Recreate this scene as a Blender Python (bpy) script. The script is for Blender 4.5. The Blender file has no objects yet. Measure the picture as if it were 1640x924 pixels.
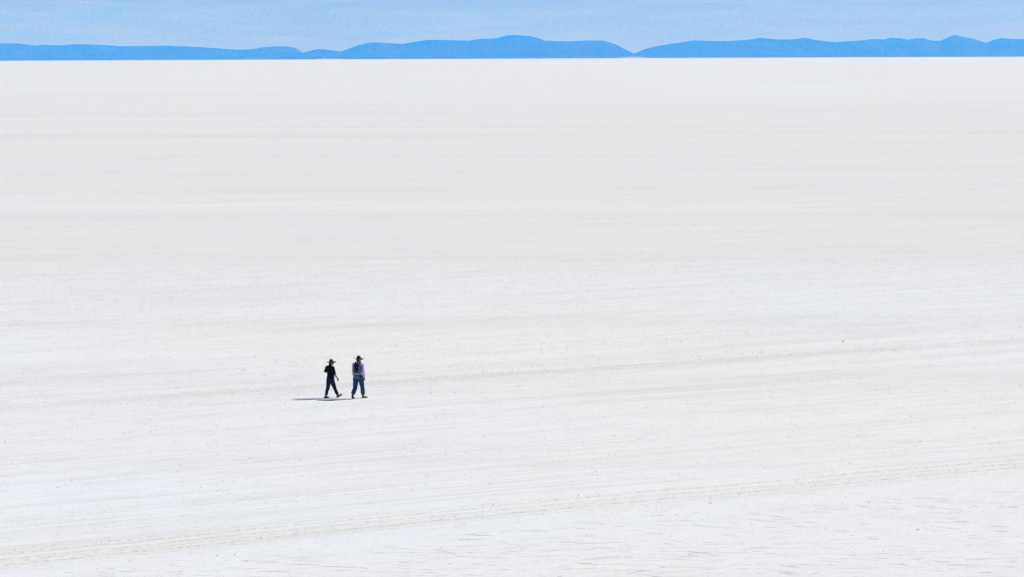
# Two walkers on a white salt flat, blue hills beyond the horizon.
import bpy, bmesh, math, random
import numpy as np
from mathutils import Vector, Matrix, noise as mnoise

random.seed(7)
RNG = np.random.default_rng(11)
R = math.radians
SC = bpy.context.scene
COL = SC.collection

EARTH = 6.9e6            # effective earth radius (with refraction), metres
EYE = 14.85              # the photographer stands on a rise this far above the salt
PITCH, ROLL, FPX = R(4.73), R(0.227), 4556.0
SUN_AZ, SUN_EL = R(19.0), R(46.0)      # azimuth from +X towards +Y
TRACK_DIR = R(29.5)      # vehicles have crossed the flat along this heading
CT, ST = math.cos(TRACK_DIR), math.sin(TRACK_DIR)


def drop(x, y):
    return -(x * x + y * y) / (2 * EARTH)


# ------------------------------------------------------------------ helpers
def tag(o, label=None, cat=None, group=None, kind=None):
    if label: o['label'] = label
    if cat: o['category'] = cat
    if group: o['group'] = group
    if kind: o['kind'] = kind
    return o


def link(name, me, mat, parent=None, smooth=True):
    if smooth:
        me.polygons.foreach_set('use_smooth', [True] * len(me.polygons))
    o = bpy.data.objects.new(name, me)
    COL.objects.link(o)
    if mat: me.materials.append(mat)
    if parent: o.parent = parent
    return o


def mesh_np(name, verts, quads=None, tris=None):
    me = bpy.data.meshes.new(name)
    me.vertices.add(len(verts))
    me.vertices.foreach_set('co', np.asarray(verts, np.float32).ravel())
    loops, starts = [], []
    n = 0
    for f in (quads, tris):
        if f is None or len(f) == 0: continue
        f = np.asarray(f, np.int32)
        k = f.shape[1]
        loops.append(f.ravel())
        starts.append(n + np.arange(len(f)) * k)
        n += f.size
    loops = np.concatenate(loops); starts = np.concatenate(starts)
    me.loops.add(len(loops)); me.loops.foreach_set('vertex_index', loops.astype(np.int32))
    me.polygons.add(len(starts)); me.polygons.foreach_set('loop_start', starts.astype(np.int32))
    me.update(calc_edges=True); me.validate()
    return me


# ------------------------------------------------------------------ materials
class N:
    """small node-tree writer"""
    def __init__(self, name, rough=0.8, spec=0.3):
        self.m = bpy.data.materials.new(name); self.m.use_nodes = True
        self.t = self.m.node_tree; self.b = self.t.nodes['Principled BSDF']
        self.b.inputs['Roughness'].default_value = rough
        self.b.inputs['Specular IOR Level'].default_value = spec

    def node(self, typ, **kw):
        n = self.t.nodes.new(typ)
        for k, v in kw.items(): setattr(n, k, v)
        return n

    def put(self, sock, v):
        if isinstance(v, bpy.types.NodeSocket): self.t.links.new(v, sock)
        else: sock.default_value = v

    def math(self, op, a, b=0.0, c=None, clamp=False):
        n = self.node('ShaderNodeMath', operation=op, use_clamp=clamp)
        self.put(n.inputs[0], a); self.put(n.inputs[1], b)
        if c is not None: self.put(n.inputs[2], c)
        return n.outputs[0]

    def noise(self, vec, scale, detail=3.0, rough=0.5, dims='3D'):
        n = self.node('ShaderNodeTexNoise', noise_dimensions=dims)
        self.put(n.inputs['Vector'], vec)
        n.inputs['Scale'].default_value = scale; n.inputs['Detail'].default_value = detail
        n.inputs['Roughness'].default_value = rough
        return n.outputs['Fac']

    def rng(self, v, a, b, c=0.0, d=1.0, smooth=False):
        n = self.node('ShaderNodeMapRange', interpolation_type='SMOOTHSTEP' if smooth else 'LINEAR')
        self.put(n.inputs[0], v)
        for i, q in enumerate((a, b, c, d)): n.inputs[1 + i].default_value = q
        return n.outputs[0]

    def mix(self, f, a, b, mode='MIX'):
        n = self.node('ShaderNodeMix', data_type='RGBA', blend_type=mode)
        self.put(n.inputs[0], f)
        for s, v in ((n.inputs[6], a), (n.inputs[7], b)):
            self.put(s, v if isinstance(v, bpy.types.NodeSocket) else (*v, 1.0))
        return n.outputs[2]

    def comb(self, x, y, z=0.0):
        n = self.node('ShaderNodeCombineXYZ')
        for s, v in zip(n.inputs, (x, y, z)): self.put(s, v)
        return n.outputs[0]

    def ramp(self, f, stops):
        n = self.node('ShaderNodeValToRGB')
        e = n.color_ramp.elements
        while len(e) > 1: e.remove(e[-1])
        for i, (p, c) in enumerate(stops):
            q = e[0] if i == 0 else e.new(p)
            q.position = p; q.color = (c, c, c, 1)
        self.put(n.inputs[0], f)
        return n.outputs[0]

    def bump(self, h, strength, dist):
        n = self.node('ShaderNodeBump')
        n.inputs['Strength'].default_value = strength; n.inputs['Distance'].default_value = dist
        self.put(n.inputs['Height'], h)
        self.put(self.b.inputs['Normal'], n.outputs[0])


def cloth(name, c1, c2, scale=18.0, rough=0.85, weave=900.0, spec=0.15):
    m = N(name, rough, spec)
    tc = m.node('ShaderNodeTexCoord').outputs['Object']
    f = m.noise(tc, scale, 4.0, 0.6)
    m.put(m.b.inputs['Base Color'], m.mix(m.rng(f, .35, .65), c1, c2))
    m.bump(m.noise(tc, weave, 2.0), .25, .001)
    return m.m


def salt_ground():
    m = N('salt', 0.75, 0.15)
    pos = m.node('ShaderNodeNewGeometry').outputs['Position']
    sx = m.node('ShaderNodeSeparateXYZ'); m.put(sx.inputs[0], pos)
    x, y = sx.outputs[0], sx.outputs[1]
    u = m.math('ADD', m.math('MULTIPLY', x, CT), m.math('MULTIPLY', y, ST))
    v = m.math('SUBTRACT', m.math('MULTIPLY', y, CT), m.math('MULTIPLY', x, ST))
    # slow wander of the wheel lines
    wob = m.noise(m.comb(m.math('MULTIPLY', u, .05), m.math('MULTIPLY', v, .03)), 1.0, 2.0)
    vw = m.math('ADD', v, m.math('MULTIPLY', m.math('SUBTRACT', wob, .5), 2.2))
    flat = m.comb(x, y)
    # clean white salt against faintly cream and faintly bluish crust
    big = m.noise(flat, .012, 4.0, .55)
    mid = m.noise(flat, .09, 4.0, .6)
    cream = (.80, .785, .76)
    blue = (.77, .80, .84)
    c = m.mix(m.rng(big, .38, .62, 0, 1, True), blue, cream)
    c = m.mix(m.rng(mid, .35, .7, 0, .5), c, (.80, .79, .78))
    # wide greyer belt where the crust is damper, one to five hundred metres out
    belt = m.math('MULTIPLY', m.rng(y, 150, 230, 0, 1, True), m.rng(y, 420, 1300, 1, 0, True))
    c = m.mix(m.math('MULTIPLY', belt, .55), c, (.745, .712, .68))
    # long patches drawn out across the flat
    pat = m.noise(m.comb(m.math('MULTIPLY', x, .004), m.math('MULTIPLY', y, .03)), 1.0, 6.0, .74)
    c = m.mix(m.rng(pat, .50, .66, 0, .5), c, (.67, .65, .625))
    c = m.mix(m.rng(pat, .46, .34, 0, .45), c, (.84, .84, .835))
    g3 = m.noise(flat, .45, 7.0, .88)
    c = m.mix(m.rng(g3, .50, .66, 0, .20), c, (.56, .545, .52))
    c = m.mix(m.rng(g3, .50, .36, 0, .2), c, (.88, .885, .89))
    # wheel streaks, everywhere beyond the fresh crust in front
    zone = m.rng(vw, 77.2, 79.0, 0, 1, True)
    s1 = m.noise(m.comb(m.math('MULTIPLY', u, .02), m.math('MULTIPLY', vw, .55)), 1.0, 5.0, .72)
    s2 = m.noise(m.comb(m.math('MULTIPLY', u, .05), m.math('MULTIPLY', vw, 2.6)), 1.0, 3.0, .6)
    c = m.mix(m.math('MULTIPLY', zone, m.rng(s1, .52, .68, 0, .34)), c, (.60, .575, .53))
    c = m.mix(m.math('MULTIPLY', zone, m.rng(s2, .54, .66, 0, .32)), c, (.56, .53, .485))
    c = m.mix(m.math('MULTIPLY', zone, m.rng(s2, .46, .34, 0, .45)), c, (.87, .865, .85))
    # the two worn tracks: cream pressed strips between broken grey edges
    grain = m.noise(m.comb(m.math('MULTIPLY', u, 5.0), m.math('MULTIPLY', v, 3.0)), 1.0, 3.0, .7)
    broken = m.rng(grain, .47, .60, .05, 1.0)
    fine = m.noise(m.comb(m.math('MULTIPLY', u, .35), m.math('MULTIPLY', v, .4)), 1.0, 2.0)
    p1 = m.rng(m.math('ADD', vw, m.math('MULTIPLY', m.math('SUBTRACT', fine, .5), .5)), 78.15, 81.6)
    d1 = m.ramp(p1, [(0, 0), (.10, 0), (.13, .75), (.16, .1), (.24, .05), (.29, .9), (.335, .6), (.36, 0),
                     (.40, .0), (.44, .75), (.50, .3), (.55, .75), (.60, .1), (.70, .25), (.74, .65), (.80, .9), (.84, .1), (1, 0)])
    l1 = m.ramp(p1, [(0, 0), (.16, 0), (.19, .5), (.25, 0), (.345, 0), (.375, 1), (.41, 0), (.48, .6), (.52, 0), (.58, 0),
                     (.64, .9), (.68, .3), (.78, 0), (.86, .7), (.90, 0), (1, 0)])
    w1 = m.ramp(p1, [(0, 0), (.08, 0), (.2, 1), (.85, 1), (1, 0)])
    c = m.mix(m.math('MULTIPLY', w1, .25), c, (.74, .72, .67))
    c = m.mix(m.math('MULTIPLY', m.math('MULTIPLY', d1, broken), .8), c, (.50, .47, .415))
    c = m.mix(m.math('MULTIPLY', l1, .7), c, (.86, .845, .79))
    p2 = m.rng(vw, 112.0, 117.0)
    d2 = m.ramp(p2, [(0, 0), (.15, .1), (.30, .7), (.37, .3), (.45, .85), (.55, .6), (.62, .85), (.68, .1), (.82, .3), (1, 0)])
    l2 = m.ramp(p2, [(0, 0), (.2, 0), (.24, .5), (.28, 0), (.66, 0), (.71, 1), (.76, 0), (.86, .5), (.92, 0), (1, 0)])
    worn2 = m.rng(m.noise(m.comb(m.math('MULTIPLY', u, .06), 3.0), 1.0, 2.0), .35, .6, .45, 1.0)
    c = m.mix(m.math('MULTIPLY', m.math('MULTIPLY', d2, worn2), m.math('MULTIPLY', m.rng(grain, .42, .6, .25, 1.0), .52)), c, (.52, .485, .42))
    c = m.mix(m.math('MULTIPLY', l2, .8), c, (.87, .86, .83))
    # grain of the crust: fine specks of dirt, and salt crystals
    g1 = m.noise(flat, 9.0, 3.0, .75)
    g2 = m.noise(flat, 2.2, 3.0, .7)
    c = m.mix(m.rng(g1, .56, .70, 0, .5), c, (.50, .485, .46))
    c = m.mix(m.rng(g2, .58, .72, 0, .4), c, (.55, .53, .50))
    c = m.mix(m.rng(g1, .42, .30, 0, .6), c, (.88, .88, .88))
    m.put(m.b.inputs['Base Color'], c)
    h = m.math('ADD', m.math('MULTIPLY', g2, .7), m.math('MULTIPLY', g1, .3))
    m.bump(h, .35, .05)
    return m.m


def salt_bits(name, c1, c2):
    m = N(name, .85, .1)
    pos = m.node('ShaderNodeNewGeometry').outputs['Position']
    m.put(m.b.inputs['Base Color'], m.mix(m.rng(m.noise(pos, 1.3, 4.0, .7), .35, .65), c1, c2))
    return m.m


def rock(name):
    m = N(name, .95, .05)
    pos = m.node('ShaderNodeNewGeometry').outputs['Position']
    f = m.noise(pos, .0012, 6.0, .6)
    m.put(m.b.inputs['Base Color'], m.mix(m.rng(f, .4, .6), (.03, .027, .022), (.06, .053, .044)))
    return m.m


M_SALT = salt_ground()
M_RIDGE = salt_bits('lifted_salt', (.50, .485, .46), (.62, .605, .58))
M_CLOD = salt_bits('crushed_salt', (.44, .42, .38), (.63, .61, .575))
M_KNOB = salt_bits('knobbly_salt', (.47, .455, .43), (.66, .645, .62))
M_PRESSED = salt_bits('pressed_salt', (.79, .785, .77), (.82, .815, .80))
M_SCUFF = salt_bits('scuffed_salt', (.55, .53, .50), (.66, .64, .61))
M_MIRAGE = salt_bits('mirage_pale', (.30, .29, .27), (.36, .345, .32))  # pale tone imitating the mirage light under the hills
M_ROCK = rock('hill_rock')
M_STONE = salt_bits('dark_stone', (.10, .09, .08), (.19, .175, .15))
M_SKIN = cloth('skin', (.25, .13, .08), (.31, .17, .11), 30, .5, 600, .4)
M_HAIR = cloth('hair', (.012, .009, .007), (.03, .02, .014), 60, .6, 700)
M_EYE = cloth('eye_white', (.6, .58, .55), (.7, .68, .66), 10, .2, 100, .5)

# ------------------------------------------------------------------ setting
# one sheet of salt, dense where one looks, bending away with the earth
def ground():
    rad = np.concatenate([np.linspace(0, 60, 6)[1:], np.geomspace(70, 3000, 60), np.linspace(3200, 26000, 150), np.geomspace(26500, 61500, 30)])
    nseg = 512
    a = np.arange(nseg) * 2 * math.pi / nseg
    rr, aa = np.meshgrid(rad, a, indexing='ij')
    V = np.stack([rr * np.cos(aa), rr * np.sin(aa), -(rr ** 2) / (2 * EARTH)], -1).reshape(-1, 3)
    V = np.vstack([[[0, 0, 0]], V])
    i = np.arange(len(rad) - 1)[:, None] * nseg; j = np.arange(nseg)[None]; k = (j + 1) % nseg
    Q = np.stack([1 + i + j, 1 + i + nseg + j, 1 + i + nseg + k, 1 + i + k], -1).reshape(-1, 4)
    j = np.arange(nseg); T = np.stack([0 * j, 1 + j, 1 + (j + 1) % nseg], -1)
    o = link('ground', mesh_np('ground', V, Q, T), M_SALT)
    tag(o, 'endless flat white salt crust running out to the horizon', 'ground', kind='structure')
ground()


def cam_axes():
    f = Vector((0, math.cos(PITCH), -math.sin(PITCH)))
    u0 = Vector((0, math.sin(PITCH), math.cos(PITCH))); r0 = Vector((1, 0, 0))
    c, s = math.cos(ROLL), math.sin(ROLL)
    return r0 * c - u0 * s, u0 * c + r0 * s, f
AX = cam_axes()


def bearing(px, py):
    """compass bearing (x per metre of y) and elevation slope of a surveyed skyline point"""
    d = AX[2] + AX[0] * ((px - 820) / FPX) + AX[1] * ((462 - py) / FPX)
    return d.x / d.y, d.z / math.hypot(d.x, d.y)


SKY_L = [(-260, 72), (-200, 68), (-150, 71), (-90, 66), (-40, 69), (0, 70), (30, 70), (55, 73.5), (65, 72), (100, 73), (120, 71), (170, 72.5), (190, 74.5), (215, 74.5),
         (270, 73.5), (300, 75), (350, 78), (385, 80.5), (405, 79), (420, 76.5), (445, 75), (462, 75.4), (472, 77), (482, 83), (492, 88.5), (505, 92.5), (520, 95)]
SKY_M = [(440, 95), (455, 92), (470, 88.5), (486, 84.5), (500, 81), (512, 79), (530, 81), (545, 83), (555, 80), (570, 74), (590, 69), (600, 68.5), (620, 69.5),
         (645, 71), (665, 67.5), (685, 64.5), (725, 65), (750, 66), (765, 63.5), (795, 62), (810, 57.5), (822, 56.5), (850, 58.5), (865, 62), (873, 67),
         (885, 66), (907, 67), (935, 65.5), (967, 65.5), (985, 71.5), (1000, 79), (1015.5, 86.5), (1030, 91), (1045, 95)]
SKY_M = [(a, b) if not (865 <= a <= 890) else (a, {865: 62.5, 873: 66, 885: 66}[a]) for a, b in SKY_M]
SKY_R = [(985, 95), (1000, 91.5), (1015.5, 86.5), (1030, 80), (1045, 76), (1075, 70.5), (1090, 69), (1110, 65), (1145, 66.5), (1170, 66), (1200, 64), (1217, 61),
         (1245, 64), (1270, 63.5), (1290, 61), (1305, 64.5), (1335, 68), (1365, 66), (1385, 65), (1395, 63), (1415, 64), (1427, 61), (1440, 61.5),
         (1455, 64), (1470, 61), (1480, 62), (1490, 65), (1505, 66), (1515, 61.5), (1528, 56), (1540, 58.5), (1560, 63), (1580, 69), (1592, 64), (1605, 61),
         (1620, 63), (1640, 63), (1680, 60), (1720, 64), (1780, 58), (1840, 65), (1900, 70), (1960, 78), (2000, 88), (2020, 94)]


def hill_range(survey, dist, depth, seed, label):
    """a range of hills as terrain: its crest follows the surveyed skyline, spurs and gullies fall to both sides"""
    px = np.arange(survey[0][0], survey[-1][0] + .1, 1.5)
    py = np.interp(px, [p[0] for p in survey], [p[1] for p in survey])
    ker = np.array([0, 1, 2, 1, 0.]); ker /= ker.sum()
    py = np.convolve(np.pad(py, 2, mode='edge'), ker, 'valid')
    rows = 41
    V = np.zeros((rows, len(px), 3))
    for j, (a, b) in enumerate(zip(px, py)):
        k, sl = bearing(a, b)
        rough = .5 * mnoise.fractal(Vector((a * .09, seed, 0)), .8, 2.1, 4)
        top = EYE + dist * sl + 4.0 * rough
        for i in range(rows):
            t = (i / (rows - 1)) * 2 - 1                      # -1 near foot, 0 crest, 1 far foot
            y = dist + t * depth
            X = k * dist + (k * t * depth)
            foot = drop(X, y) - 30
            s = (1 - abs(t)) ** 1.25
            spur = mnoise.fractal(Vector((X * .0011, y * .0007, seed)), .9, 2.1, 5)
            cut = 4 * s * (1 - s)
            V[i, j] = (X, y, foot + (top - foot) * s * (1 + 0 * spur) - cut * abs(spur) * 90)
    n = len(px)
    i = np.arange(rows - 1)[:, None] * n; j = np.arange(n - 1)[None]
    Q = np.stack([i + j, i + j + 1, i + n + j + 1, i + n + j], -1).reshape(-1, 4)
    o = link('hills', mesh_np('hills', V.reshape(-1, 3), Q), M_ROCK)
    tag(o, label, 'hills', 'hills along the horizon', 'structure')
    return o


hill_range(SKY_L, 57000, 3500, 1.3, 'low flat-topped blue hills on the left of the horizon')
hill_range(SKY_M, 54000, 3500, 5.1, 'broad rounded blue hills in the middle with the highest hump')
hill_range(SKY_R, 56000, 3500, 9.7, 'long jagged blue ridge with a pointed peak on the right')


def mirage_bank(px, half_px, high, label):
    """a made-up low bank beyond the horizon, standing in for the pale mirage gap"""
    k, _ = bearing(px, 95)
    D = 44000.0
    half = half_px / FPX * D
    n, rows = 41, 9
    V = []
    for i in range(rows):
        t = i / (rows - 1) * 2 - 1
        for j in range(n):
            q = j / (n - 1) * 2 - 1
            X = k * D + q * half; y = D + t * 1500
            base = EYE - math.sqrt(2 * EYE / EARTH) * D
            foot = drop(X, y) - 5
            V.append((X, y, foot + (base + high / FPX * D - foot) * (math.cos(q * math.pi / 2) ** .55) * (1 - t * t)))
    i = np.arange(rows - 1)[:, None] * n; j = np.arange(n - 1)[None]
    Q = np.stack([i + j, i + j + 1, i + n + j + 1, i + n + j], -1).reshape(-1, 4)
    o = link('mirage_gap', mesh_np('mirage_gap', V, Q), M_MIRAGE)
    tag(o, label, 'salt bank', kind='structure')


mirage_bank(1012, 40, 2.6, 'pale low bank standing in for the mirage light in the gap between the hills')
mirage_bank(525, 55, 1.3, 'thin pale bank standing in for the mirage light under the small hill left of centre')


# curved and straight wheel marks too far off for the worn tracks: thin pressed sheets on the salt
def wheel_mark(pts, width, mat, label):
    P = [Vector(p) for p in pts]
    out = []
    for i in range(len(P) - 1):
        p0 = P[max(i - 1, 0)]; p1 = P[i]; p2 = P[i + 1]; p3 = P[min(i + 2, len(P) - 1)]
        for s in range(10):
            t = s / 10
            out.append(.5 * ((2 * p1) + (p2 - p0) * t + (2 * p0 - 5 * p1 + 4 * p2 - p3) * t * t + (3 * p1 - p0 - 3 * p2 + p3) * t ** 3))
    out.append(P[-1])
    V = []
    for i, p in enumerate(out):
        d = (out[min(i + 1, len(out) - 1)] - out[max(i - 1, 0)]).normalized()
        w = width * .5 * (.55 + .9 * abs(mnoise.noise(Vector((p.x * .12, p.y * .12, 4)))))
        w *= min(1, .15 + i / 6, .15 + (len(out) - 1 - i) / 6)
        q = Vector((-d.y, d.x))
        for s in (-1, 1):
            c = p + q * w * s
            V.append((c.x, c.y, drop(c.x, c.y) + .004 + .002 * (s > 0)))
    F = [(2 * i, 2 * i + 1, 2 * i + 3, 2 * i + 2) for i in range(len(out) - 1)]
    o = link('wheel_track', mesh_np('wheel_track', V, F), mat)
    tag(o, label, 'wheel track', kind='structure')


wheel_mark([(12.36, 255.1), (13.71, 252.1), (14.71, 247.4), (15.29, 242.9), (15.39, 238.6), (14.87, 233.6), (13.86, 228.9), (12.03, 222.9)], .17, M_PRESSED,
           'outer faint white wheel mark bending back in a turn, right of centre')
wheel_mark([(13.74, 245.7), (13.91, 242.1), (13.82, 238.7), (13.32, 234.6), (12.15, 229.8), (10.91, 225.3), (9.4, 218.7), (7.8, 214.6)], .17, M_PRESSED,
           'inner faint white wheel mark of the turn right of centre')
wheel_mark([(-13.4, 247.5), (-16.19, 246.6), (-17.82, 245.0), (-18.48, 242.0), (-18.29, 236.5), (-17.61, 231.6), (-16.26, 227.7)], .17, M_PRESSED,
           'outer faint white wheel mark curving round, left of centre')
wheel_mark([(-15.6, 244.8), (-16.62, 243.6), (-16.96, 240.4), (-16.72, 235.6), (-16.12, 231.6), (-15.0, 227.6), (-13.0, 224.5)], .17, M_PRESSED,
           'inner faint white wheel mark of the curve left of centre')
wheel_mark([(-15.78, 235.3), (-9.31, 235.4), (-3.09, 235.3)], .4, M_PRESSED, 'short straight white wheel mark left of centre')
wheel_mark([(-76.4, 312.2), (-56.36, 313.2), (-29.04, 315.3), (-1.35, 317.4), (30.48, 322.3), (58.76, 326.1), (80, 329)], .8, M_PRESSED,
           'long thin white wheel mark right across the flat')
wheel_mark([(2.58, 381.5), (21.97, 383.9), (40.42, 383.1)], .8, M_PRESSED, 'thin white wheel mark far off on the right')
wheel_mark([(-79.98, 589.5), (-71.38, 592.0), (-40.79, 583.4), (-2.38, 572.6), (20, 570)], 1.4, M_SCUFF, 'faint grey wheel mark far off, upper of the left pair')
wheel_mark([(-63.97, 512.7), (-35.87, 512.7), (-18.64, 503.9), (3.37, 496.3)], 1.5, M_SCUFF, 'faint grey wheel mark far off, lower of the left pair')
wheel_mark([(3.67, 539.8), (27.38, 540.7), (38.5, 532.5), (61.86, 531.4)], 1.8, M_SCUFF, 'faint grey wheel mark far off right of centre')


def fnoise(x, y, s, seed):
    return np.array([mnoise.noise(Vector((a * s, b * s, seed))) for a, b in zip(x, y)])


# ---- polygon ridges: plates of crust lifted along their edges
def salt_ridges():
    a, bx = .40, .52                                   # cell edge, a little longer across the view
    D0, D1 = 68., 215.
    rows = int((D1 - D0) / (a * 1.5)); cols = int(124 / (bx * math.sqrt(3)))
    P, E = [], []
    idx = {}
    def vert(key, x, y):
        if key not in idx:
            idx[key] = len(P); P.append((x, y))
        return idx[key]
    w = bx * math.sqrt(3)
    for r in range(rows):
        yc = D0 + r * a * 1.5
        lim = .255 * yc + 2
        for c in range(cols):
            xc = -62 + c * w + (w / 2 if r % 2 else 0)
            if abs(xc) > lim: continue
            k = []
            for q in range(6):
                an = math.pi / 6 + q * math.pi / 3
                x = xc + bx * math.cos(an); y = yc + a * math.sin(an)
                k.append(vert((round(x / (w / 2)), round((y - D0) / (a * .5))), x, y))
            for q in range(3): E.append((k[q], k[q + 1]))
    P = np.array(P); E = np.unique(np.sort(np.array(E), 1), axis=0)
    P += RNG.normal(0, .17, P.shape) * [1.25, 1.0]
    # drag the net about so that no rows show
    P[:, 0] += 1.1 * fnoise(P[:, 0], P[:, 1], .21, 2.); P[:, 1] += 1.4 * fnoise(P[:, 0], P[:, 1], .17, 8.)
    A, B = P[E[:, 0]], P[E[:, 1]]
    M = (A + B) / 2
    v = -M[:, 0] * ST + M[:, 1] * CT
    vw = v + .9 * fnoise(M[:, 0], M[:, 1], .03, 5.)
    d = np.hypot(M[:, 0], M[:, 1])
    cl = fnoise(M[:, 0], M[:, 1], .13, 3.) + .5 * fnoise(M[:, 0], M[:, 1], .5, 9.)
    keep = np.where(vw < 77, .74, np.where(vw < 110, .05, np.where(vw < 117, .02, .055)))
    keep = np.clip(keep * (1 + .7 * cl), 0, 1)
    keep = np.where((vw > 77) & (vw < 83), 0, keep)
    across = np.abs((B - A)[:, 0]) / np.linalg.norm(B - A, axis=1)
    keep *= np.clip(across * 3.0 - 1.9, 0, 1)
    keep *= np.where(vw < 77, np.clip((77.8 - vw) / 2.5 + .15, 0, 1), 1)
    k = RNG.random(len(E)) < keep
    A, B, vw, d = A[k], B[k], vw[k], d[k]
    S = 7
    t = np.linspace(0, 1, S)[None, :, None]
    ext = RNG.uniform(-.08, .10, (len(A), 1, 1))
    L = A[:, None] + (B - A)[:, None] * (t * (1 + 2 * ext) - ext)
    dirv = (B - A) / np.linalg.norm(B - A, axis=1)[:, None]
    nrm = np.stack([-dirv[:, 1], dirv[:, 0]], -1)
    nrm *= np.where(nrm[:, 1] > 0, 1, -1)[:, None]                     # away from the viewer's side
    jit = RNG.normal(0, .012, (len(A), S, 1)) * np.sin(np.linspace(0, math.pi, S))[None, :, None]
    bend = RNG.normal(0, .022, (len(A), 1, 1)) * np.sin(np.linspace(0, math.pi, S))[None, :, None]
    L = L + nrm[:, None] * (jit + bend)
    h = RNG.lognormal(math.log(.0080), .40, (len(A), 1)) * np.where(vw < 77, 1.0, .55)[:, None]
    h = np.clip(h, .003, .0135) * np.sin(np.linspace(.06, math.pi - .06, S))[None] ** .6 * RNG.uniform(.6, 1.15, (len(A), S))
    back = RNG.uniform(.03, .09, (len(A), 1))                          # the plate slopes gently behind its broken edge
    front = RNG.uniform(.002, .015, (len(A), 1))
    side = np.where(RNG.random(len(A)) < .8, 1, -1)[:, None, None]
    z0 = drop(L[..., 0], L[..., 1])
    V = np.zeros((len(A), S, 3, 3))
    V[:, :, 0, :2] = L - nrm[:, None] * front[:, None] * side; V[:, :, 0, 2] = z0 - .01
    V[:, :, 1, :2] = L; V[:, :, 1, 2] = z0 + h
    V[:, :, 2, :2] = L + nrm[:, None] * back[:, None] * side; V[:, :, 2, 2] = z0 - .01
    e = np.arange(len(A))[:, None, None] * (S * 3); s = np.arange(S - 1)[None, :, None] * 3; q = np.arange(2)[None, None, :]
    b = e + s + q
    Q = np.stack([b, b + 1, b + 4, b + 3], -1).reshape(-1, 4)
    o = link('salt_ridges', mesh_np('salt_ridges', V.reshape(-1, 3), Q), M_RIDGE, smooth=False)
    tag(o, 'countless thin lifted edges of cracked salt plates in the foreground', 'salt crust', kind='stuff')
salt_ridges()


# ---- crumbs of crust thrown up by wheels
def salt_clods():
    lines = [(79.0, .10, 1.5), (79.6, .12, 1.2), (81.3, .15, 1.4), (77.9, .10, .8), (113.6, .3, 1.0), (114.4, .25, 1.4), (115.2, .35, 1.3), (116.4, .3, .5), (112.7, .3, .5)]
    v = 83.5
    while v < 131:
        lines.append((v, RNG.uniform(.04, .16), RNG.uniform(.1, 1.0) ** 1.6 * (1.2 if v < 108 else .8)))
        v += RNG.uniform(.25, 1.1)
    for c in (122.5, 123.2, 128.2, 129.0): lines.append((c, .35, .9))
    wt = np.array([l[2] for l in lines]); wt /= wt.sum()
    n = 42000
    li = RNG.choice(len(lines), n, p=wt)
    vv = np.array([lines[i][0] for i in li]) + RNG.normal(0, 1, n) * np.array([lines[i][1] for i in li])
    uu = RNG.uniform(15, 120, n)
    # scattered everywhere, thinning with distance
    m = 24000
    d = RNG.uniform(74, 245, m); xs = RNG.uniform(-.25, .25, m) * d
    x = np.concatenate([uu * CT - vv * ST, xs]); y = np.concatenate([uu * ST + vv * CT, d])
    # wheels leave crumbs in bursts
    clump = fnoise(x * CT + y * ST, (y * CT - x * ST) * 3.0, .22, 6.) + .6 * fnoise(x, y, .9, 1.)
    keep = (np.abs(x) < .255 * y + 1) & (RNG.random(len(x)) < np.clip(.38 + 1.3 * clump, .02, 1)) & (y > 70)
    keep &= RNG.random(len(x)) < np.clip((250 - y) / 110, 0, 1)
    keep &= ~((y * CT - x * ST < 76) & (RNG.random(len(x)) < .7))
    x, y = x[keep], y[keep]
    n = len(x)
    s = np.clip(RNG.lognormal(math.log(.0088), .46, n), .004, .023)
    base = np.array([(1, 0, 0), (.3, .9, 0), (-.8, .6, 0), (-.9, -.5, 0), (.2, -1, 0), (.5, .1, .8), (-.3, .35, .9), (-.2, -.5, .7)])
    tri = np.array([(0, 1, 5), (1, 6, 5), (1, 2, 6), (2, 3, 6), (3, 7, 6), (3, 4, 7), (4, 5, 7), (4, 0, 5), (5, 6, 7)])
    rot = RNG.uniform(0, 2 * math.pi, n)
    V = base[None] * RNG.uniform(.7, 1.3, (n, 8, 3))
    c, q = np.cos(rot)[:, None], np.sin(rot)[:, None]
    X = V[..., 0] * c - V[..., 1] * q; Y = V[..., 0] * q + V[..., 1] * c
    sxy = s[:, None] * RNG.uniform(.9, 2.0, (n, 1))
    W = np.stack([x[:, None] + X * sxy * 1.3, y[:, None] + Y * sxy, drop(x, y)[:, None] - .004 + V[..., 2] * s[:, None] * 1.25], -1)
    T = (np.arange(n)[:, None, None] * 8 + tri[None]).reshape(-1, 3)
    o = link('salt_crumbs', mesh_np('salt_crumbs', W.reshape(-1, 3), tris=T), M_CLOD, smooth=False)
    tag(o, 'small crumbs of broken salt scattered along the wheel tracks', 'salt crumbs', kind='stuff')
salt_clods()


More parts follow.
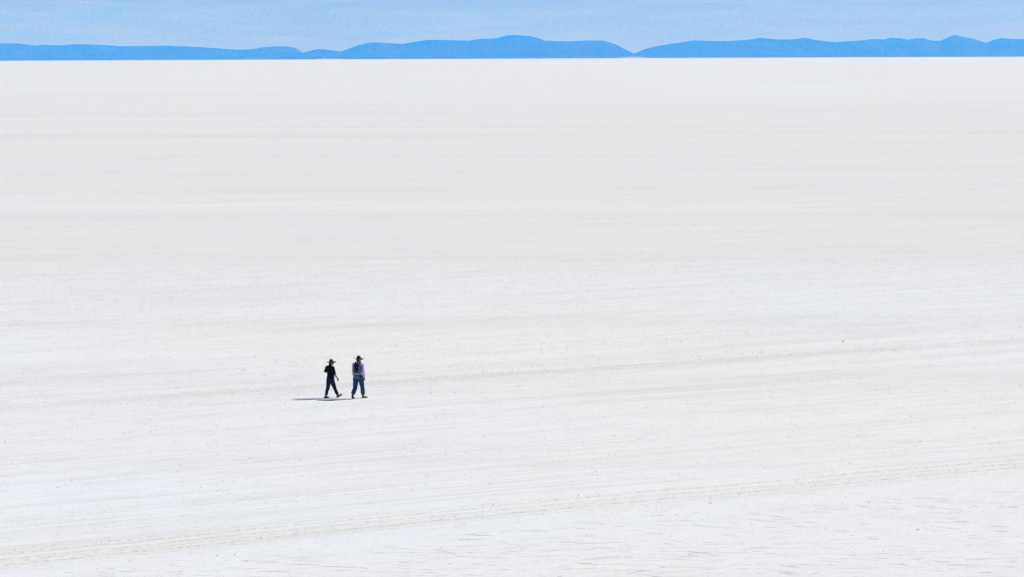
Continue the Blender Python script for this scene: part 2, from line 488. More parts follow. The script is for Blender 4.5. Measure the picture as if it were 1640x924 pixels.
# ---- the rough grain of the crust: low knobs of salt, thick in some belts and thin in others
def salt_knobs():
    n = 1000000
    D = np.sqrt(RNG.uniform(72 ** 2, 430 ** 2, n)) ** 1.0
    x = RNG.uniform(-.21, .21, n) * D; y = D
    v = y * CT - x * ST; u = x * CT + y * ST
    gv = np.linspace(-20, 480, 3400)
    b1 = np.array([mnoise.fractal(Vector((q * .16, 3.3, 0)), .8, 2.1, 4) for q in gv])
    b2 = np.array([mnoise.noise(Vector((q * 2.1, 7.7, 0))) for q in gv])
    belt = np.interp(v, gv, b1) + .35 * np.interp(v, gv, b2)
    near = np.clip((v - 84) / 30, 0, 1)
    worn = np.exp(-((v - 114.6) / 1.6) ** 2) * 1.0 + np.exp(-((v - 79.8) / 1.1) ** 2) * .35 + np.exp(-((v - 123) / 2.2) ** 2) * .3 + np.exp(-((v - 165) / 14) ** 2) * .4
    dens = np.clip(.26 + .30 * belt + .12 * near + worn, .03, 1)
    dens *= np.clip((440 - y) / 290, 0, 1) ** 1.5
    k = RNG.random(n) < dens
    x, y = x[k], y[k]; n = len(x)
    s = np.clip(RNG.lognormal(math.log(.0115), .42, n), .004, .03) * np.clip(y / 150, .65, 1.0) * np.clip((470 - y) / 270, .4, 1)
    base = np.array([(1, .1, 0), (-.1, 1, 0), (-1, -.2, 0), (.2, -1, 0), (0, 0, 1)], float)
    V = base[None] * RNG.uniform(.7, 1.35, (n, 5, 3)); V[:, 4, :2] += RNG.normal(0, .35, (n, 2))
    w = s[:, None] * RNG.uniform(.9, 2.2, (n, 1))
    W = np.stack([x[:, None] + V[..., 0] * w * 1.2, y[:, None] + V[..., 1] * w, drop(x, y)[:, None] - .002 + V[..., 2] * s[:, None]], -1)
    T = (np.arange(n)[:, None, None] * 5 + np.array([(0, 1, 4), (1, 2, 4), (2, 3, 4), (3, 0, 4)])[None]).reshape(-1, 3)
    o = link('salt_knobs', mesh_np('salt_knobs', W.reshape(-1, 3), tris=T), M_KNOB, smooth=False)
    tag(o, 'rough grain of low salt knobs covering the flat', 'salt crust', kind='stuff')
salt_knobs()


def stone(x, y, w, h, seed, label):
    bm = bmesh.new()
    bmesh.ops.create_icosphere(bm, subdivisions=3, radius=1)
    for p in bm.verts:
        k = 1 + .35 * mnoise.fractal(p.co * 1.3 + Vector((seed, 0, 0)), .9, 2.1, 3)
        p.co = Vector((p.co.x * k * w / 2, p.co.y * k * w * .36, max(p.co.z * k, -.25) * h))
    me = bpy.data.meshes.new('stone'); bm.to_mesh(me); bm.free()
    o = link('stone', me, M_STONE)
    o.location = (x, y, drop(x, y) + .002); o.rotation_euler.z = seed
    tag(o, label, 'stone', 'dark stones lying on the salt')

stone(17.01, 145.57, .13, .035, .4, 'dark stone on the pale salt just behind the upper worn track, rightmost of the four')
stone(10.86, 143.62, .07, .025, 1.7, 'small dark stone on the salt behind the upper worn track, right of centre')
stone(-2.54, 124.32, .075, .026, 2.2, 'dark stone right of the walkers, second nearest to them')
stone(-3.58, 124.13, .065, .024, 3.1, 'dark stone right of the walkers, nearest to the man with the backpack')


# ------------------------------------------------------------------ people
def V3(*a): return Vector(a)


def tube(bm, pts, rad, ref=(0, 1, 0), n=20, sub=5, cap=(1.0, 1.0)):
    """closed smooth limb: rings of (side, depth) radii along a curved path"""
    P = [Vector(p) for p in pts]; Q = [r if isinstance(r, tuple) else (r, r) for r in rad]
    ref = Vector(ref)
    path = []
    for i in range(len(P) - 1):
        p0, p1, p2, p3 = P[max(i - 1, 0)], P[i], P[i + 1], P[min(i + 2, len(P) - 1)]
        for s in range(sub):
            t = s / sub
            p = .5 * ((2 * p1) + (p2 - p0) * t + (2 * p0 - 5 * p1 + 4 * p2 - p3) * t * t + (3 * p1 - p0 - 3 * p2 + p3) * t ** 3)
            tt = t * t * (3 - 2 * t)
            path.append((p, tuple(Q[i][k] + (Q[i + 1][k] - Q[i][k]) * tt for k in (0, 1))))
    path.append((P[-1], Q[-1]))
    d0 = (path[1][0] - path[0][0]).normalized(); d1 = (path[-1][0] - path[-2][0]).normalized()
    def capr(p, q, d, k, order):
        res = []
        for a in order:
            c = math.cos(a)
            res.append((p + d * (math.sin(a) * min(q) * k), (q[0] * c, q[1] * c)))
        return res
    an = [R(85), R(65), R(40), R(20)]
    ca = capr(*path[0], -d0, cap[0], an if cap[0] > .15 else [])
    cb = capr(*path[-1], d1, cap[1], an[::-1] if cap[1] > .15 else [])
    full = ca + path + cb
    rings = []
    for i, (p, q) in enumerate(full):
        if i < len(ca): d = d0
        elif i >= len(full) - len(cb): d = d1
        else: d = (full[min(i + 1, len(full) - len(cb) - 1)][0] - full[max(i - 1, len(ca))][0]).normalized()
        s = (ref - d * ref.dot(d)).normalized(); o = d.cross(s)
        rings.append([bm.verts.new(p + s * (math.cos(2 * math.pi * k / n) * q[0]) + o * (math.sin(2 * math.pi * k / n) * q[1])) for k in range(n)])
    for a, b in zip(rings, rings[1:]):
        for k in range(n): bm.faces.new((a[k], a[(k + 1) % n], b[(k + 1) % n], b[k]))
    bm.faces.new(rings[0][::-1]); bm.faces.new(rings[-1])


def ball(bm, c, r, rot=None):
    m = Matrix.Translation(c) @ (rot.to_4x4() if rot else Matrix()) @ Matrix.Diagonal((*r, 1))
    bmesh.ops.create_uvsphere(bm, u_segments=24, v_segments=16, radius=1, matrix=m)


def fuse(name, bm, mat, voxel, parent=None, smooth=4, wrinkle=0.0, seed=0.0):
    """one continuous skin round overlapping closed shapes"""
    bmesh.ops.recalc_face_normals(bm, faces=bm.faces)
    me = bpy.data.meshes.new(name); bm.to_mesh(me); bm.free()
    o = bpy.data.objects.new(name, me); COL.objects.link(o)
    m = o.modifiers.new('r', 'REMESH'); m.mode = 'VOXEL'; m.voxel_size = voxel
    if smooth:
        s = o.modifiers.new('s', 'SMOOTH'); s.factor = .5; s.iterations = smooth
    dg = bpy.context.evaluated_depsgraph_get()
    me2 = bpy.data.meshes.new_from_object(o.evaluated_get(dg))
    bpy.data.objects.remove(o); bpy.data.meshes.remove(me)
    if wrinkle:
        co = np.zeros(len(me2.vertices) * 3, np.float32); me2.vertices.foreach_get('co', co); co = co.reshape(-1, 3)
        no = np.zeros(len(me2.vertices) * 3, np.float32); me2.vertex_normals.foreach_get('vector', no); no = no.reshape(-1, 3)
        w = np.array([mnoise.fractal(Vector((p[0] * 14 + seed, p[1] * 14, p[2] * 7)), .8, 2., 3) for p in co.tolist()])
        me2.vertices.foreach_set('co', (co + no * (w * wrinkle)[:, None]).astype(np.float32).ravel())
    me2.name = name
    return link(name, me2, mat, parent)


def plain(name, bm, mat, parent=None):
    bmesh.ops.recalc_face_normals(bm, faces=bm.faces)
    me = bpy.data.meshes.new(name); bm.to_mesh(me); bm.free()
    return link(name, me, mat, parent)


def hand(bm, wrist, fwd, palm, side, curl):
    """palm, four curled fingers of their own length and a thumb on the given side"""
    f = Vector(fwd).normalized(); p = Vector(palm); p = (p - f * p.dot(f)).normalized(); s = Vector(side); s = (s - f * s.dot(f) - p * s.dot(p)).normalized()
    w = Vector(wrist)
    tube(bm, [w - f * .01, w + f * .03, w + f * .075, w + f * .097], [(.026, .019), (.036, .017), (.041, .015), (.038, .012)], ref=s, n=16)
    for k, (off, ln) in enumerate(((.029, .072), (.010, .080), (-.010, .074), (-.029, .058))):
        a = w + f * .088 + s * off; pts = [a]; ang = curl * .55 + k * .05; seg = (.45, .32, .25)
        for q in seg:
            dd = (f * math.cos(ang) + p * math.sin(ang))
            pts.append(pts[-1] + dd * (ln * q)); ang += curl
        tube(bm, [a - f * .02] + pts, [.0095, .0095, .009, .008, .007], ref=s, n=10, sub=3)
    t0 = w + f * .022 + s * .028
    tube(bm, [t0, t0 + f * .03 + s * .022 + p * .01, t0 + f * .058 + s * .03 + p * .022, t0 + f * .08 + s * .024 + p * .034], [.013, .0125, .0105, .008], ref=p, n=10, sub=3)


def head(bm, c, yaw, k=1.0, pitch=0.0):
    m = Matrix.Rotation(yaw, 3, 'Z') @ Matrix.Rotation(pitch, 3, 'Y')
    L = lambda x, y, z: Vector(c) + m @ (Vector((x, y, z)) * k)
    B = lambda p, r: ball(bm, L(*p), tuple(q * k for q in r), m)
    B((-.008, 0, .025), (.096, .076, .095)); B((.02, 0, -.03), (.070, .062, .078)); B((.048, 0, -.075), (.038, .042, .036))
    tube(bm, [L(.075, 0, .02), L(.096, 0, -.005), L(.106, 0, -.028), L(.086, 0, -.036)], [.009, .011, .015, .010], ref=m @ Vector((0, 1, 0)), n=10, sub=3)
    tube(bm, [L(.072, -.038, .026), L(.087, -.018, .030), L(.087, .018, .030), L(.072, .038, .026)], [.008] * 4, n=10, sub=3, ref=(0, 0, 1))
    tube(bm, [L(.074, -.024, -.056), L(.088, 0, -.054), L(.074, .024, -.056)], [.005, .007, .005], n=8, sub=3, ref=(0, 0, 1))
    tube(bm, [L(.074, -.020, -.066), L(.086, 0, -.066), L(.074, .020, -.066)], [.005, .007, .005], n=8, sub=3, ref=(0, 0, 1))
    for s in (-1, 1):
        B((-.008, s * .076, -.005), (.019, .009, .032)); B((.056, s * .040, -.022), (.022, .018, .018))
    return L, m


def body(J, spec):
    bm = bmesh.new()
    k = spec.get('k', 1)
    T = J['torso']
    tube(bm, T, [(.115 * k, .085 * k), (.125 * k, .09 * k), (.11 * k, .08 * k), (.13 * k, .09 * k), (.12 * k, .075 * k), (.055 * k, .05 * k)], cap=(.6, .3), ref=J['side'])
    tube(bm, [T[-1] - V3(0, 0, .05), T[-1], J['head'] - V3(0, 0, .03)], [.058 * k, .054 * k, .055 * k])
    for s in ('l', 'r'):
        sh, el, wr = J['sh' + s], J['el' + s], J['wr' + s]
        tube(bm, [T[-2] * .5 + sh * .5, sh, sh.lerp(el, .45), el, el.lerp(wr, .3), wr], [.05 * k, .05 * k, .043 * k, .037 * k, .038 * k, .025 * k])
        h = J['hand' + s]
        hand(bm, wr, h[0], h[1], h[2], h[3])
        hp, kn, an = J['hp' + s], J['kn' + s], J['an' + s]
        tube(bm, [hp + V3(0, 0, .02), hp.lerp(kn, .35), kn, kn.lerp(an, .35), an], [.08 * k, .068 * k, .049 * k, .047 * k, .034 * k])
        yw, pt = J['ft' + s]
        fm = Matrix.Rotation(yw, 3, 'Z') @ Matrix.Rotation(pt, 3, 'Y')
        tube(bm, [an + fm @ V3(-.04, 0, -.045), an + fm @ V3(.05, 0, -.045), an + fm @ V3(.15, 0, -.055)], [(.028, .025), (.033, .028), (.034, .014)])
    L, m = head(bm, J['head'], J['yaw'], spec.get('hk', 1))
    o = fuse('person', bm, M_SKIN, .0048, smooth=3)
    for s in (-1, 1):
        e = bmesh.new(); ball(e, L(.077, s * .030, .006), (.011, .011, .011)); plain('eye', e, M_EYE, o)
    return o, L, m


def shoe(J, s, parent, mat, sole_mat, k=1.0, shaft=0.0, height=.09):
    an = J['an' + s]; yw, pt = J['ft' + s]
    fm = Matrix.Rotation(yw, 3, 'Z') @ Matrix.Rotation(pt, 3, 'Y')
    A = lambda x, z: an + fm @ V3(x * k, 0, z)
    bm = bmesh.new()
    g = -height
    tube(bm, [A(-.065, g + .05), A(-.02, g + .055), A(.05, g + .055), A(.11, g + .042), A(.17, g + .036), A(.205, g + .03)],
         [(.034, .036), (.038, .042), (.040, .044), (.045, .032), (.043, .027), (.030, .018)], ref=fm @ V3(0, 1, 0), cap=(.6, .7))
    tube(bm, [A(-.012, g + .05), an + fm @ V3(-.012, 0, shaft)], [.045, .048], cap=(.3, .1))
    o = fuse('shoe' if not shaft else 'boot', bm, mat, .006, parent, smooth=3)
    b2 = bmesh.new()
    out = [(-.085, .022), (-.07, .034), (-.02, .039), (.04, .038), (.10, .046), (.16, .047), (.20, .036), (.222, .014)]
    ring = [(x, w) for x, w in out] + [(x, -w) for x, w in out[::-1]]
    lo = [b2.verts.new(an + fm @ V3(x * k, w, g)) for x, w in ring]; hi = [b2.verts.new(an + fm @ V3(x * k, w, g + .024)) for x, w in ring]
    n = len(ring)
    for i in range(n): b2.faces.new((lo[i], lo[(i + 1) % n], hi[(i + 1) % n], hi[i]))
    b2.faces.new(lo[::-1]); b2.faces.new(hi)
    so = plain('sole', b2, sole_mat, o)
    so.data.polygons.foreach_set('use_smooth', [False] * len(so.data.polygons))
    return o


def hat(L, m, parent, mat, band_mat, brim=.175, crown=.115, curl=.05, under=None, k=1.0, tilt=0.0):
    """felt hat: pinched crown, a brim that turns up at the sides and dips in front and behind"""
    def surf(prof, name, mt, pinch=True):
        bm = bmesh.new(); n = 48; rings = []
        for (r, z, bt) in prof:
            ring = []
            for i in range(n):
                a = 2 * math.pi * i / n
                sd = math.sin(a) ** 2
                zz = z + bt * (curl * (sd - .42) + .008 * math.sin(3 * a + 1) )
                rr = r * (1 - .10 * bt * sd)
                x, y = rr * math.cos(a) * 1.06, rr * math.sin(a) * .96
                if pinch and z > crown * .55:
                    zz -= .022 * max(0, 1 - abs(y) / .045) * (z / crown) ** 2
                    if x > .02: y *= 1 - .22 * (z / crown)
                p = Matrix.Rotation(tilt, 3, 'Y') @ V3(x, y, zz)
                ring.append(bm.verts.new(L(p.x, p.y, p.z + .044)))
            rings.append(ring)
        for q, w in zip(rings, rings[1:]):
            for i in range(n): bm.faces.new((q[i], q[(i + 1) % n], w[(i + 1) % n], w[i]))
        return bm, rings
    top = crown
    prof = [(.080, -.004, 0), (.086, -.004, .05), (.11, -.004, .25), (.14, -.006, .6), (brim - .004, -.008, 1), (brim, -.004, 1), (brim - .004, 0, 1), (.14, .002, .6), (.11, .004, .25), (.092, .006, .05),
            (.089, .03, 0), (.086, .06, 0), (.080, .088, 0), (.068, top - .006, 0), (.045, top + .004, 0), (.018, top + .004, 0)]
    bm, rings = surf(prof, 'hat', mat)
    bm.faces.new(rings[-1]); bm.faces.new(rings[0][::-1])
    o = plain('hat', bm, mat, parent)
    b2, _ = surf([(.0925, .008, 0), (.0925, .032, 0), (.0895, .032, 0)], 'hat_band', band_mat, False)
    plain('hat_band', b2, band_mat, o)
    return o


def place(o, x, y, heading):
    """heading: degrees to the right of straight away from the viewer"""
    o.location = (x, y, drop(x, y))
    o.rotation_euler.z = R(90 - heading)


def garment_legs(J, k, hem, rads, ease, name, mat, parent, seed, seat=0.0):
    bm = bmesh.new()
    T0 = J['torso'][0]
    for s in ('l', 'r'):
        hp, kn, an = J['hp' + s], J['kn' + s], J['an' + s]
        end = kn.lerp(an, hem)
        tube(bm, [hp + V3(0, 0, .05), hp.lerp(kn, .2), hp.lerp(kn, .55), kn, kn.lerp(an, .35), end], rads, cap=(.6, .02), ref=(0, 1, 0))
    w = J['waist']
    tube(bm, [T0 - V3(0, 0, .05), T0 + V3(0, 0, .02), w[0]], [(.130 * k + ease, .095 * k + ease), (.142 * k + ease, .108 * k + ease), w[1]], cap=(.5, .02), ref=J['side'])
    if seat:
        for s in (-1, 1): ball(bm, T0 + V3(-.055, s * .065, -.03), (.085 * k, .075 * k, .10 * k))
    return fuse(name, bm, mat, .007, parent, smooth=4, wrinkle=.012, seed=seed)


# ---------- colours of what they wear
M_BLACK = cloth('black_cotton', (.006, .006, .007), (.011, .011, .012), 12, .9, 700, .08)
M_INDIGO = cloth('dark_denim', (.006, .012, .030), (.014, .030, .066), 9, .9, 900, .1)
M_BROWNFELT = cloth('brown_felt', (.060, .022, .012), (.10, .042, .022), 20, .9, 500, .1)
M_DARKBAND = cloth('dark_ribbon', (.008, .006, .005), (.014, .01, .008), 20, .7, 900)
M_BROWNSHOE = cloth('brown_leather', (.045, .022, .012), (.08, .04, .02), 25, .55, 300, .4)
M_SOLE = cloth('rubber_sole', (.014, .012, .01), (.03, .026, .022), 25, .8, 300)
M_LILAC = cloth('lilac_cotton', (.46, .42, .80), (.60, .56, .88), 9, .9, 800, .1)
M_OLIVEFELT = cloth('olive_felt', (.018, .016, .008), (.06, .047, .02), 16, .9, 500, .1)
M_TANBOOT = cloth('tan_suede', (.11, .085, .035), (.19, .145, .065), 25, .8, 300, .15)
M_SHADEBOOT = cloth('shaded_suede', (.02, .016, .013), (.05, .04, .03), 25, .85, 300, .1)  # shaded copy of the tan suede, shade put into the left boot's colour
M_PACK = cloth('black_nylon', (.006, .006, .007), (.014, .013, .012), 30, .6, 900, .25)
M_PACKTRIM = cloth('grey_mesh_fabric', (.07, .066, .05), (.30, .29, .23), 22, .8, 900, .15)
M_BELT = cloth('black_leather', (.007, .006, .006), (.015, .013, .012), 30, .5, 500, .4)


def worn_lit_denim():
    m = N('worn_lit_denim', .9, .1)
    tc = m.node('ShaderNodeTexCoord').outputs['Object']
    s = m.node('ShaderNodeSeparateXYZ'); m.put(s.inputs[0], tc)
    z, x = s.outputs[2], s.outputs[0]
    f = m.noise(tc, 9.0, 4.0, .6)
    c = m.mix(m.rng(f, .35, .65), (.009, .035, .085), (.018, .07, .15))
    seat = m.math('MULTIPLY', m.rng(z, .83, .90, 0, 1, True), m.rng(x, .02, -.06, 0, 1, True))
    c = m.mix(m.math('MULTIPLY', seat, m.rng(f, .3, .6, .35, .85)), c, (.16, .23, .31))
    lit_calf = m.math('MULTIPLY', m.rng(z, .20, .28, 0, 1, True), m.rng(z, .50, .38, 0, 1, True))  # sunlit look of the calves painted into the denim colour
    c = m.mix(m.math('MULTIPLY', lit_calf, m.rng(f, .45, .65, 0, .5)), c, (.035, .15, .27))
    m.put(m.b.inputs['Base Color'], c)
    m.bump(m.noise(tc, 900.0, 2.0), .25, .001)
    return m.m
M_WORN_LIT = worn_lit_denim()

# ---------- walker in the black shirt, striding to the right
J = dict(side=Vector((-.10, 1, 0)).normalized(),
         torso=[V3(.02, 0, .80), V3(.03, 0, .88), V3(.035, 0, 1.0), V3(.02, 0, 1.19), V3(.0, 0, 1.335), V3(.025, 0, 1.42)],
         head=V3(.065, -.008, 1.525), yaw=R(-24),
         shr=V3(.03, -.17, 1.33), elr=V3(.075, -.235, 1.06), wrr=V3(.195, -.265, .875),
         shl=V3(-.04, .155, 1.325), ell=V3(-.115, .195, 1.15), wrl=V3(.075, .145, 1.11),
         handr=((.42, .02, -.9), (.15, 1, 0), (1, 0, .3), .38), handl=((.9, -.25, .25), (.1, -1, 0), (.1, 0, 1), .5),
         hpr=V3(.03, -.085, .80), knr=V3(.165, -.090, .455), anr=V3(.335, -.090, .115), ftr=(R(-6), R(-24)),
         hpl=V3(.01, .085, .80), knl=V3(-.05, .092, .455), anl=V3(-.175, .092, .098), ftl=(R(4), R(6)),
         waist=(V3(.035, 0, .97), (.142, .115)))
p1, L1, m1 = body(J, dict(k=.98, hk=.98))
tag(p1, 'person striding right in black short sleeved shirt, dark jeans and brown hat', 'person', 'walkers on the salt flat')
bm = bmesh.new()
S = .142
tube(bm, [V3(.028, 0, .855), V3(.03, 0, .93), V3(.03, 0, 1.03), V3(.012, 0, 1.19), V3(.0, 0, 1.30), V3(.01, 0, 1.37), V3(.022, 0, 1.425)],
     [(.190, .160), (.178, .145), (.165, .132), (.180, .142), (.180, .130), (.14, .105), (.07, .07)], cap=(.02, .1), ref=J['side'])
for s in ('l', 'r'):
    sh, el, wr = J['sh' + s], J['el' + s], J['wr' + s]
    tube(bm, [J['torso'][-2].lerp(sh, .45), sh, sh.lerp(el, .5), sh.lerp(el, .98)], [.07, .075, .07, .070], cap=(.5, .5))
tube(bm, [V3(.02, 0, 1.405), V3(.03, -.005, 1.455)], [(.068, .068), (.062, .064)], cap=(.1, .02))
fuse('shirt', bm, M_BLACK, .007, p1, smooth=4, wrinkle=.014, seed=3.)
garment_legs(J, .98, .90, [.108, .113, .094, .078, .072, .069], .008, 'trousers', M_INDIGO, p1, 8., seat=1)
for s in ('l', 'r'): shoe(J, s, p1, M_BROWNSHOE, M_SOLE, .98)
hat(L1, m1, p1, M_BROWNFELT, M_DARKBAND, .205, .125, -.06, k=1.0)
bm = bmesh.new(); ball(bm, L1(-.02, 0, .012), (.092, .083, .075), m1); ball(bm, L1(-.055, 0, -.04), (.055, .066, .05), m1)
fuse('hair', bm, M_HAIR, .006, p1, smooth=2)
place(p1, -7.89, 122.38, 50)

# ---------- walker with the backpack, seen from behind
J = dict(side=Vector((-.15, 1, 0)).normalized(),
         torso=[V3(.0, 0, .885), V3(.005, 0, .97), V3(.01, 0, 1.10), V3(.01, 0, 1.31), V3(.0, 0, 1.475), V3(.025, 0, 1.565)],
         head=V3(.06, -.005, 1.685), yaw=R(-46),
         shr=V3(.02, -.19, 1.465), elr=V3(-.02, -.248, 1.18), wrr=V3(.03, -.275, .925),
         shl=V3(-.03, .18, 1.465), ell=V3(-.02, .215, 1.18), wrl=V3(.055, .215, .955),
         handr=((.15, -.02, -1), (.25, 1, 0), (1, -.2, .1), .32), handl=((.25, -.05, -1), (.2, -1, 0), (1, .2, .1), .32),
         hpr=V3(.02, -.10, .895), knr=V3(.145, -.128, .50), anr=V3(.22, -.145, .105), ftr=(R(-32), R(0)),
         hpl=V3(.0, .10, .895), knl=V3(-.03, .135, .485), anl=V3(-.225, .17, .165), ftl=(R(2), R(28)),
         waist=(V3(.005, 0, 1.035), (.178, .138)))
p2, L2, m2 = body(J, dict(k=1.06, hk=1.02))
tag(p2, 'person seen from behind in lilac shirt, blue jeans and dark wide brimmed hat', 'person', 'walkers on the salt flat')
bm = bmesh.new()
tube(bm, [V3(.005, 0, 1.02), V3(.008, 0, 1.10), V3(.01, 0, 1.30), V3(.003, 0, 1.44), V3(.01, 0, 1.51), V3(.022, 0, 1.575)],
     [(.182, .142), (.172, .138), (.172, .140), (.168, .126), (.132, .10), (.07, .07)], cap=(.2, .1), ref=J['side'])
for s in ('l', 'r'):
    sh, el, wr = J['sh' + s], J['el' + s], J['wr' + s]
    tube(bm, [J['torso'][-2].lerp(sh, .45), sh, sh.lerp(el, .5), el, el.lerp(wr, .5), el.lerp(wr, .96)], [.078, .080, .070, .064, .058, .050], cap=(.5, .02))
fuse('shirt', bm, M_LILAC, .007, p2, smooth=4, wrinkle=.016, seed=13.)
bm = bmesh.new(); tube(bm, [V3(.02, 0, 1.55), V3(.03, -.004, 1.59)], [(.074, .074), (.066, .068)], cap=(.1, .02))
fuse('collar', bm, M_LILAC, .006, p2, smooth=2)
garment_legs(J, 1.06, .80, [.122, .130, .110, .094, .092, .094], .012, 'trousers', M_WORN_LIT, p2, 21., seat=1)
bm = bmesh.new(); tube(bm, [V3(.005, 0, 1.012), V3(.005, 0, 1.048)], [(.184, .144), (.183, .143)], cap=(.05, .05), ref=J['side'], n=40)
be = plain('belt', bm, M_BELT, p2)
bm = bmesh.new(); tube(bm, [V3(-.10, -.150, 1.02), V3(-.105, -.158, .95), V3(-.105, -.162, .885)], [(.048, .028), (.055, .034), (.045, .028)], cap=(.3, .5), ref=(.8, -.5, 0))
plain('belt_pouch', bm, M_BELT, be)
for s in ('l', 'r'): shoe(J, s, p2, M_TANBOOT if s == 'r' else M_SHADEBOOT, M_SOLE, 1.06, .09, .105)
hat(L2, m2, p2, M_OLIVEFELT, M_DARKBAND, .20, .125, -.055, tilt=R(4))
bm = bmesh.new(); ball(bm, L2(-.022, 0, .012), (.093, .083, .078), m2); ball(bm, L2(-.055, 0, -.045), (.055, .068, .055), m2)
fuse('hair', bm, M_HAIR, .006, p2, smooth=2)
HX, HY, HD = -6.66, 122.19, 18
place(p2, HX, HY, HD)

# the pack he carries: a thing of its own, hanging from his shoulders
bm = bmesh.new()
tube(bm, [V3(-.205, 0, 1.165), V3(-.225, 0, 1.225), V3(-.225, 0, 1.34), V3(-.205, 0, 1.45), V3(-.17, 0, 1.525)],
     [(.150, .080), (.180, .100), (.180, .100), (.160, .085), (.10, .055)], cap=(.5, .7), ref=(0, 1, 0), n=32)
pack = fuse('backpack', bm, M_PACK, .006, None, smooth=5, wrinkle=.012, seed=40.)
tag(pack, 'black backpack with grey mesh side panels worn on the lilac shirt', 'backpack')
bm = bmesh.new()
tube(bm, [V3(-.295, 0, 1.17), V3(-.315, 0, 1.23), V3(-.305, 0, 1.31)], [(.085, .030), (.105, .042), (.09, .026)], cap=(.5, .5), ref=(0, 1, 0))
fuse('front_pocket', bm, M_PACK, .006, pack, smooth=3, wrinkle=.006)
for s, q in ((-1, 1.0), (1, .85)):
    bm = bmesh.new()
    tube(bm, [V3(-.285, s * .09, 1.42), V3(-.315, s * .115, 1.36), V3(-.325, s * .125, 1.27), V3(-.318, s * .095, 1.225), V3(-.300, s * .05, 1.18)],
         [(.012, .012), (.022 * q, .014), (.030 * q, .016), (.030 * q, .026), (.018, .02)], cap=(.5, .5), ref=(0, 1, 0))
    fuse('mesh_panel', bm, M_PACKTRIM, .005, pack, smooth=2, wrinkle=.006, seed=s)
    bm = bmesh.new()
    tube(bm, [V3(-.17, s * .085, 1.50), V3(-.08, s * .105, 1.575), V3(.01, s * .115, 1.585), V3(.105, s * .12, 1.51), V3(.150, s * .125, 1.38), V3(.140, s * .15, 1.22), V3(.03, s * .195, 1.13), V3(-.14, s * .15, 1.10)],
         [(.030, .010)] * 5 + [(.016, .008)] * 3, cap=(.3, .3), ref=(0, 1, 0), n=12)
    plain('shoulder_strap', bm, M_PACK, pack)
    bm = bmesh.new()
    tube(bm, [V3(-.25, s * .10, 1.17), V3(-.215, s * .125, 1.10), V3(-.195, s * .135, 1.01 if s < 0 else 1.07)], [(.012, .004)] * 3, cap=(.3, .3), ref=(0, 1, 0), n=10)
    plain('strap_end', bm, M_PACK, pack)
bm = bmesh.new()
tube(bm, [V3(-.17, -.03, 1.55), V3(-.185, -.02, 1.585), V3(-.185, .02, 1.585), V3(-.17, .03, 1.55)], [.008] * 4, n=10)
plain('carry_loop', bm, M_PACK, pack)
place(pack, HX, HY, HD - 9)

# ------------------------------------------------------------------ air
HAZE_DENSITY = 6.4e-5
def haze():
    bm = bmesh.new()
    bmesh.ops.create_cube(bm, size=1)
    lo, hi = -300.0, 900.0
    for v in bm.verts: v.co = Vector((v.co.x * 124000, v.co.y * 124000, hi if v.co.z > 0 else lo))
    me = bpy.data.meshes.new('haze'); bm.to_mesh(me); bm.free()
    m = bpy.data.materials.new('air'); m.use_nodes = True; t = m.node_tree
    for n in list(t.nodes):
        if n.type != 'OUTPUT_MATERIAL': t.nodes.remove(n)
    out = [n for n in t.nodes if n.type == 'OUTPUT_MATERIAL'][0]
    v = t.nodes.new('ShaderNodeVolumePrincipled')
    v.inputs['Color'].default_value = (.022, .175, 1.0, 1)
    v.inputs['Absorption Color'].default_value = (1, 1, 1, 1)
    v.inputs['Density'].default_value = HAZE_DENSITY
    v.inputs['Anisotropy'].default_value = 0.0
    t.links.new(v.outputs[0], out.inputs['Volume'])
    m.cycles.volume_sampling = 'DISTANCE'; m.cycles.homogeneous_volume = True
    o = link('haze', me, m, smooth=False)
    tag(o, 'thin blue air that fades the far hills', 'haze', kind='stuff')
haze()

# ------------------------------------------------------------------ light
w = bpy.data.worlds.new('World'); SC.world = w; w.use_nodes = True
t = w.node_tree; bg = t.nodes['Background']
sky = t.nodes.new('ShaderNodeTexSky'); sky.sky_type = 'NISHITA'; sky.sun_disc = False
sky.sun_elevation = SUN_EL; sky.sun_rotation = math.pi / 2 - SUN_AZ
sky.altitude = 3650; sky.air_density = 1.0; sky.dust_density = .3; sky.ozone_density = 2.0
bg.inputs['Strength'].default_value = .05
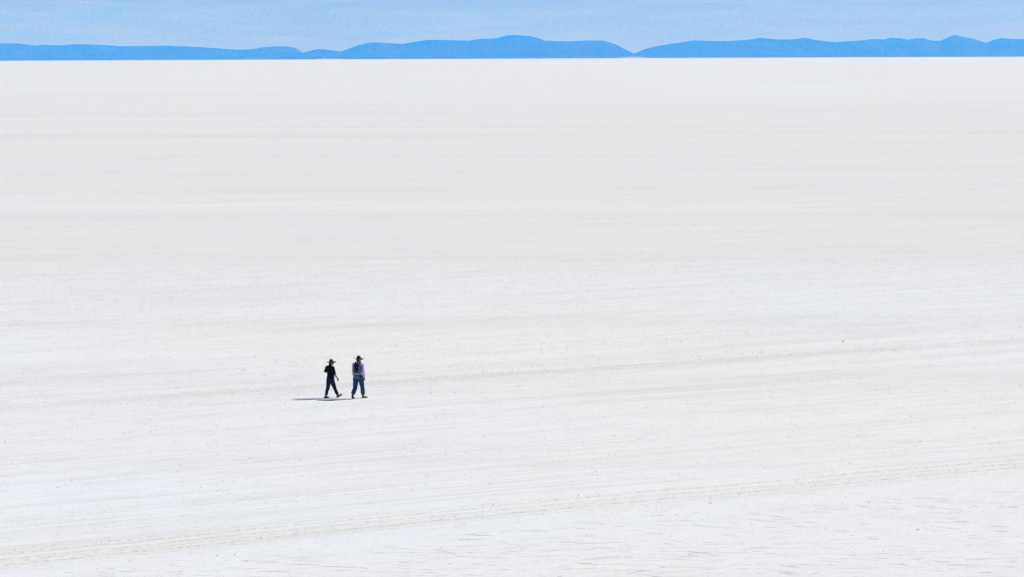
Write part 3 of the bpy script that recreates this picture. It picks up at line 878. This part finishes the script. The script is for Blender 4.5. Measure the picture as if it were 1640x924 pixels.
# thin streaks of high cloud low over the hills
tc = t.nodes.new('ShaderNodeTexCoord')
mp = t.nodes.new('ShaderNodeMapping'); mp.inputs['Scale'].default_value = (24, 24, 260)
t.links.new(tc.outputs['Generated'], mp.inputs[0])
nz = t.nodes.new('ShaderNodeTexNoise'); nz.inputs['Scale'].default_value = 1.0; nz.inputs['Detail'].default_value = 5; nz.inputs['Roughness'].default_value = .62
nz.inputs['Distortion'].default_value = .4
t.links.new(mp.outputs[0], nz.inputs['Vector'])
mr = t.nodes.new('ShaderNodeMapRange'); mr.inputs[1].default_value = .44; mr.inputs[2].default_value = .66; mr.inputs[3].default_value = 0; mr.inputs[4].default_value = .3
t.links.new(nz.outputs['Fac'], mr.inputs[0])
mx = t.nodes.new('ShaderNodeMix'); mx.data_type = 'RGBA'
t.links.new(mr.outputs[0], mx.inputs[0]); t.links.new(sky.outputs[0], mx.inputs[6]); mx.inputs[7].default_value = (11, 11.6, 12.6, 1)
t.links.new(mx.outputs[2], bg.inputs['Color'])

sd = bpy.data.lights.new('sun', 'SUN'); sd.energy = 4.45; sd.angle = R(.53); sd.color = (1, .98, .955)
so = bpy.data.objects.new('sun', sd); COL.objects.link(so)
dirv = Vector((math.cos(SUN_EL) * math.cos(SUN_AZ), math.cos(SUN_EL) * math.sin(SUN_AZ), math.sin(SUN_EL)))
so.rotation_euler = dirv.to_track_quat('Z', 'Y').to_euler()
so.location = dirv * 200

# ------------------------------------------------------------------ camera
cd = bpy.data.cameras.new('camera'); cam = bpy.data.objects.new('camera', cd); COL.objects.link(cam)
cd.sensor_width = 36; cd.lens = FPX / 1640 * 36; cd.clip_start = .5; cd.clip_end = 400000
r_, u_, f_ = AX
cam.matrix_world = Matrix(((r_.x, u_.x, -f_.x, 0), (r_.y, u_.y, -f_.y, 0), (r_.z, u_.z, -f_.z, EYE), (0, 0, 0, 1)))
SC.camera = cam

SC.render.engine = 'CYCLES'
SC.cycles.use_denoising = True
SC.cycles.denoiser = 'OPENIMAGEDENOISE'
SC.cycles.denoising_input_passes = 'RGB_ALBEDO_NORMAL'
SC.cycles.denoising_prefilter = 'NONE'
SC.cycles.use_adaptive_sampling = False
SC.cycles.volume_bounces = 2
SC.cycles.max_bounces = 6
SC.view_settings.view_transform = 'Standard'; SC.view_settings.look = 'None'
SC.view_settings.gamma = 1; SC.view_settings.exposure = 0
SC.view_settings.use_curve_mapping = False
